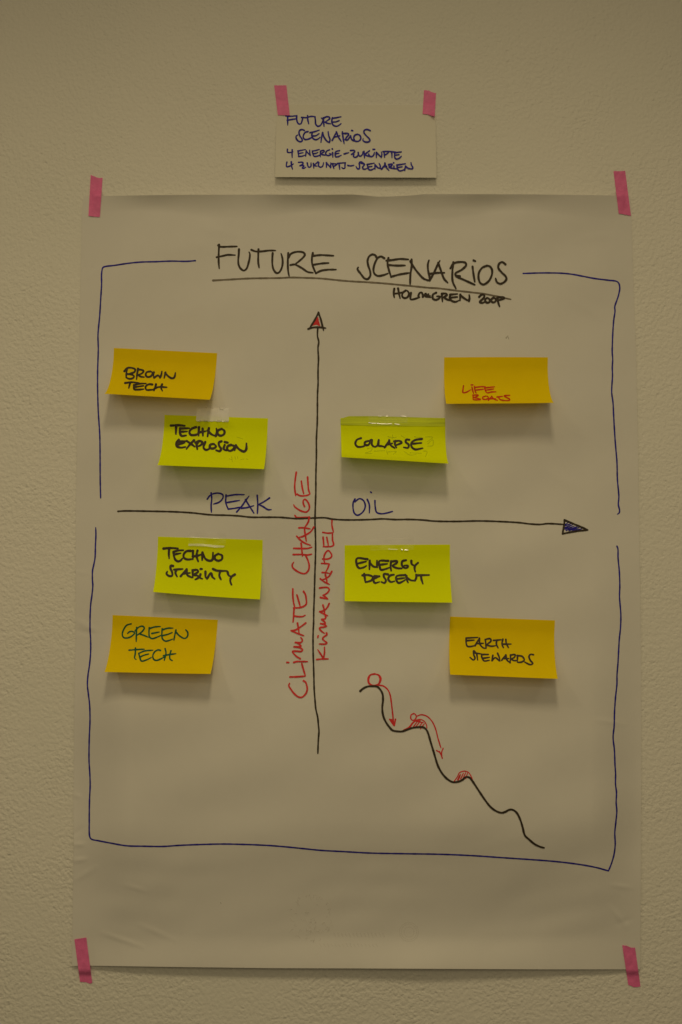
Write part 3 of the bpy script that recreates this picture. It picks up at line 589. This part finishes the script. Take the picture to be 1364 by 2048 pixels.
n_en = note([(689.2, 1090.4), (900, 1089), (904.4, 1205.4), (689.2, 1202.3)], 0.027, 0.028, M_LIME,
  'lime green sticky note with black writing ENERGY DESCENT', [
  (690, 1100, 7.578, "340,140 180,130 180,230 215,275 280,265 325,240|195,205 320,175|375,160 370,295|375,190 430,250 485,260|485,260 485,160|655,165 520,170 525,250 545,300 610,290 680,265|530,225 640,210|700,170 690,250 700,315|700,175 790,170 780,200 720,240 790,275 860,280|925,155 870,170 860,220 890,265 940,270 955,240 900,235|1005,165 1010,210 1050,240|1105,195 1060,240 1055,290 1065,330", 'black handwriting reading ENERGY'),
  (690, 1100, 7.578, "290,360 300,430 310,490|265,385 350,380 420,410 400,460 310,490|430,440 520,400|520,400 440,400 430,450 450,500 520,485|650,370 590,365 590,410 620,460 600,500 550,485|740,375 680,390 655,440 690,485 750,475|915,380 780,400 780,460 810,500 870,480 910,455|790,440 900,425|930,395 935,445 955,495|935,420 1000,460 1060,465|1060,465 1080,420 1075,370|1090,385 1275,380|1150,390 1160,450 1180,515", 'black handwriting reading DESCENT')], M_BLACK, 3.8, seed=0.1)
n_earth = note([(900.1, 1233), (1110, 1240.7), (1116.1, 1357.9), (900.1, 1349.1)], 0.033, 0.034, M_ORANGE,
  'orange sticky note with black writing EARTH STEWARDS', [
  (920, 1265, 8.525, "105,95 105,180 125,235 180,240 250,225|110,95 200,90 300,85|115,140 240,130|255,225 300,150 330,100|330,100 340,200 400,265 440,270|290,190 400,185|430,120 440,200 445,270|430,120 510,105 530,140 450,210|460,215 530,235 610,225|570,135 700,125|625,135 620,200 650,265|730,115 715,200 740,260|780,120 790,190 825,260|720,200 870,198", 'black handwriting reading EARTH'),
  (920, 1265, 8.525, "270,350 235,310 235,380 255,440 230,470 170,425|255,350 380,370|285,365 300,470|480,375 370,385 380,440 410,485 500,475|400,440 500,425|560,390 545,470|545,480 600,430 670,485|640,355 670,430 680,490|710,475 780,385|780,385 800,470 860,520|730,445 830,445|860,385 860,450 850,520|860,385 940,380 930,420 870,455|870,455 920,480 970,480|980,400 975,505|975,395 1060,410 1095,470 1050,505 980,510|1250,380 1200,375 1175,410 1200,480 1240,530 1200,550 1100,505", 'black handwriting reading STEWARDS')], M_BLACK, 3.0, seed=1.1)

# worn adhesive strip folded over along the top of the COLLAPSE note, with a dog-eared corner
nu, nv = 50, 6
up = interp([(681, 837.5), (697, 832.3), (750, 832.2), (890.4, 836.3)]); lo = interp([(681, 849.5), (740, 851.5), (890.4, 852.8)])
u = np.linspace(0, 1, nu + 1)[None, :]; v = np.linspace(0, 1, nv + 1)[:, None]
fx = 681 + u * 209.4 + 0 * v; fy = up(fx) * (1 - v) + lo(fx) * v
fh = sheet_h(fx, fy) + 0.0009 + 0.00012 * np.sin(fx / 9.0)
mesh_obj('folded_strip', W(fx, fy, fh).reshape(-1, 3), grid_faces(nu, nv), M_FLAP, n_col.obj, label='darker worn adhesive strip folded along the top edge')
g_ = Ink().add(680, 820, 6.2, "595,330 640,345 700,340|650,310 655,360|760,320 800,345|925,330 960,345 1010,335|1060,335 1150,340 1080,395|1090,420 1150,370 1150,440 1080,450|340,480 400,470 380,510 310,535 400,540|430,510 560,505|580,510 590,550|600,520 700,515 660,550|800,520 870,560 940,550|870,530 1010,540|1040,510 1080,520 1060,580", 2.0)
g_.build('lettering', M_GHOST_LIME, n_col.obj, lambda a, b, c: n_col.at(*n_col.solve(a, b), 0.00008 + c * 0.3), 'faint writing showing through from behind')
for st_ in ("1090,260 1130,270 1180,290", "970,590 1010,600", "1010,560 1020,640", "1060,560 1075,600", "1100,560 1105,590", "1150,600 1200,590", "1230,590 1260,600"):
    Ink().add(330, 840, 7.578, st_, 1.6).build('smudge', M_GHOST_LIME, n_exp.obj, lambda a, b, c: n_exp.at(*n_exp.solve(a, b), 0.00008 + c * 0.3))

# ------------------------------------------------------------------ tapes
def tape(corners, hfun, mat, label, cat='tape', group=None, name='pink_tape', top=None, bottom=None, nu=10, nv=26, rag=0.35):
    """corners TL TR BR BL in pixels; top / bottom bend the torn ends"""
    (tl, tr, br, bl) = [np.array(c, float) for c in corners]
    u = np.linspace(0, 1, nu + 1)[None, :, None]; v = np.linspace(0, 1, nv + 1)[:, None, None]
    q = (tl * (1 - u) + tr * u) * (1 - v) + (bl * (1 - u) + br * u) * v
    uu = np.linspace(0, 1, nu + 1)
    if top is not None: q[..., 1] += np.interp(uu, *zip(*top))[None, :] * (1 - v[..., 0]) ** 3
    if bottom is not None: q[..., 1] += np.interp(uu, *zip(*bottom))[None, :] * v[..., 0] ** 3
    q[0, :, 1] += rng.uniform(-rag, rag, nu + 1); q[-1, :, 1] += rng.uniform(-rag, rag, nu + 1)
    h = hfun(q[..., 0], q[..., 1])
    o = mesh_obj(name, W(q[..., 0], q[..., 1], h).reshape(-1, 3), grid_faces(nu, nv), mat, label=label, cat=cat, group=group)
    return o
def crumple(px, py, k): return (0.18 * np.sin(px / 3.1 + py / 5.0 + k) + 0.16 * np.sin(py / 4.1 - px / 6.0 + 2 * k) + 0.35) * 1e-3 * 0.6
def h_top(px, py, k=0):      # from the wall down over the upper edge of the sheet
    a = sstep(380, 392, py); return 0.0005 + crumple(px, py, k) + a * (sheet_h(px, py) + 0.0002)
def h_bot(px, py, k=0):
    a = 1 - sstep(1941, 1952, py); return 0.0005 + crumple(px, py, k) + a * (sheet_h(px, np.minimum(py, 1937)) + 0.0002)
def h_card(px, py, k=0):
    a = sstep(203, 212, py); return 0.0005 + crumple(px, py, k) + a * (card_h(px, np.maximum(py, 212)) + 0.0004)
GP = 'pink tape strips at the corners'
tape([(181.5, 349.3), (205.2, 355.5), (199.8, 434), (176.8, 432)], lambda a, b: h_top(a, b, 1), M_PINK, 'pink tape strip at the upper left corner of the big sheet', group=GP,
     top=[(0, 0), (0.3, 1.6), (0.6, 2.6), (0.85, 1.4), (1, 0)])
tape([(1227, 342.5), (1250.4, 342), (1262, 431.5), (1237.5, 427)], lambda a, b: h_top(a, b, 2), M_PINK, 'pink tape strip at the upper right corner of the big sheet', group=GP)
tape([(148.8, 1878.5), (172.6, 1875), (184.5, 1966), (160, 1963.5)], lambda a, b: h_bot(a, b, 3), M_PINK, 'pink tape strip at the lower left corner of the big sheet', group=GP,
     bottom=[(0, 0), (0.5, -0.5), (0.8, 2.0), (1, 0)])
tape([(1244.5, 1890.5), (1270, 1894.5), (1281, 1973), (1256.5, 1969.5)], lambda a, b: h_bot(a, b, 4), M_PINK, 'pink tape strip at the lower right corner of the big sheet', group=GP,
     top=[(0, 0), (0.3, -0.6), (0.7, 1.8), (0.85, 1.6), (1, 0)], bottom=[(0, 0), (0.5, 3.2), (1, 0)])
tape([(548.3, 170.8), (572.8, 170.8), (579.6, 230.8), (555.7, 230.2)], lambda a, b: h_card(a, b, 5), M_PINK, 'pink tape strip at the upper left corner of the small cream card', group=GP)
tape([(848, 180), (872, 186.5), (869.5, 232.5), (845.2, 227.5)], lambda a, b: h_card(a, b, 6) + 0.004 * sstep(222, 233, b) * sstep(855, 870, a), M_PINK,
     'pink tape strip at the upper right corner of the small cream card', group=GP, top=[(0, 0), (0.4, -1.4), (0.7, 0.2), (1, 0)], bottom=[(0, 0), (0.4, -0.8), (0.75, 0.6), (1, 0)])
GC = 'clear tape pieces along the tops of the lime notes'
def h_note(px, py): return sheet_h(px, py) + 0.0012 + 0.00025 * np.sin(px / 7.0 + 1) * np.sin(py / 4.0)
def edge_glint(line, parent, mat, w):
    k = Ink()
    for l in line: k.stroke(l, w)
    xs = [p[0] for l in line for p in l]; ys = [p[1] for l in line for p in l]
    o = np.argsort(xs); xs, ys = np.array(xs)[o], np.array(ys)[o]
    # whitish strip drawn for the glint on the crinkled edge, tilted towards the lamps
    k.build('crinkled_edge_glint', mat, parent, lambda a, b, c: W(a, b, h_note(a, b) + 0.0008 + c + 0.00026 * (b - np.interp(a, xs, ys))))
t = tape([(394, 816.5), (458, 817), (457.5, 843.5), (392, 842)], h_note, M_FILM_MATT, 'whitish matt tape over the top edge of the TECHNO EXPLOSION note', name='clear_tape', group=GC, nu=26, nv=12, rag=0.8)
edge_glint([[(413, 814.8), (425, 815.2), (440, 815.8)], [(440.5, 817.3), (443, 817.6)], [(445, 817.2), (447.5, 817.6)], [(449, 816.5), (454, 817.6), (457.5, 818)], [(396, 817.5), (398, 819.5), (396.5, 822)],
       [(394.5, 842), (400, 841.6), (408, 841), (417, 841)], [(434, 841), (442, 842), (448, 842.6)], [(450, 841.8), (457, 842)]], t, M_GLINT, 1.7)
t = tape([(738, 818.5), (815, 822), (815, 846), (737, 847)], lambda a, b: h_note(a, b) + 0.0002, M_FILM, 'clear shiny tape over the top strip of the COLLAPSE note', name='clear_tape', group=GC, nu=26, nv=12)
edge_glint([[(737.5, 845.2), (744, 846.4), (752, 846.8)], [(754, 846.5), (761, 847.4), (772, 847.6), (784, 847.2)], [(789, 847.6), (799, 848.6)]], t, M_GLINT, 1.1)
edge_glint([[(757, 832), (762, 832.3)], [(773, 832.4), (776, 832.2)], [(802, 831.8), (806, 832.2), (812, 832.6)]], t, M_GLINT, 1.1)
t = tape([(378, 1065), (453, 1065.5), (451, 1095), (377, 1092)], h_note, M_FILM, 'clear tape over the top edge of the TECHNO STABILITY note', name='clear_tape', group=GC, nu=26, nv=12)
edge_glint([[(379, 1089.6), (395, 1089.5), (412, 1090.5), (430, 1092.5), (447, 1093)]], t, M_GLINT_SOFT, 4.2)
edge_glint([[(379, 1073.6), (395, 1075), (415, 1076), (440, 1077)]], t, M_GLINT_SOFT, 1.2)
t = tape([(740, 1079.5), (828, 1073.5), (828, 1099), (741, 1101)], h_note, M_FILM, 'clear tape over the top edge of the ENERGY DESCENT note', name='clear_tape', group=GC, nu=26, nv=12)
edge_glint([[(803, 1099.2), (805, 1099.4)], [(810, 1099.4), (816, 1099.8)]], t, M_GLINT, 1.9)
edge_glint([[(777, 1098), (795, 1099)]], t, M_GLINT_SOFT, 1.6)
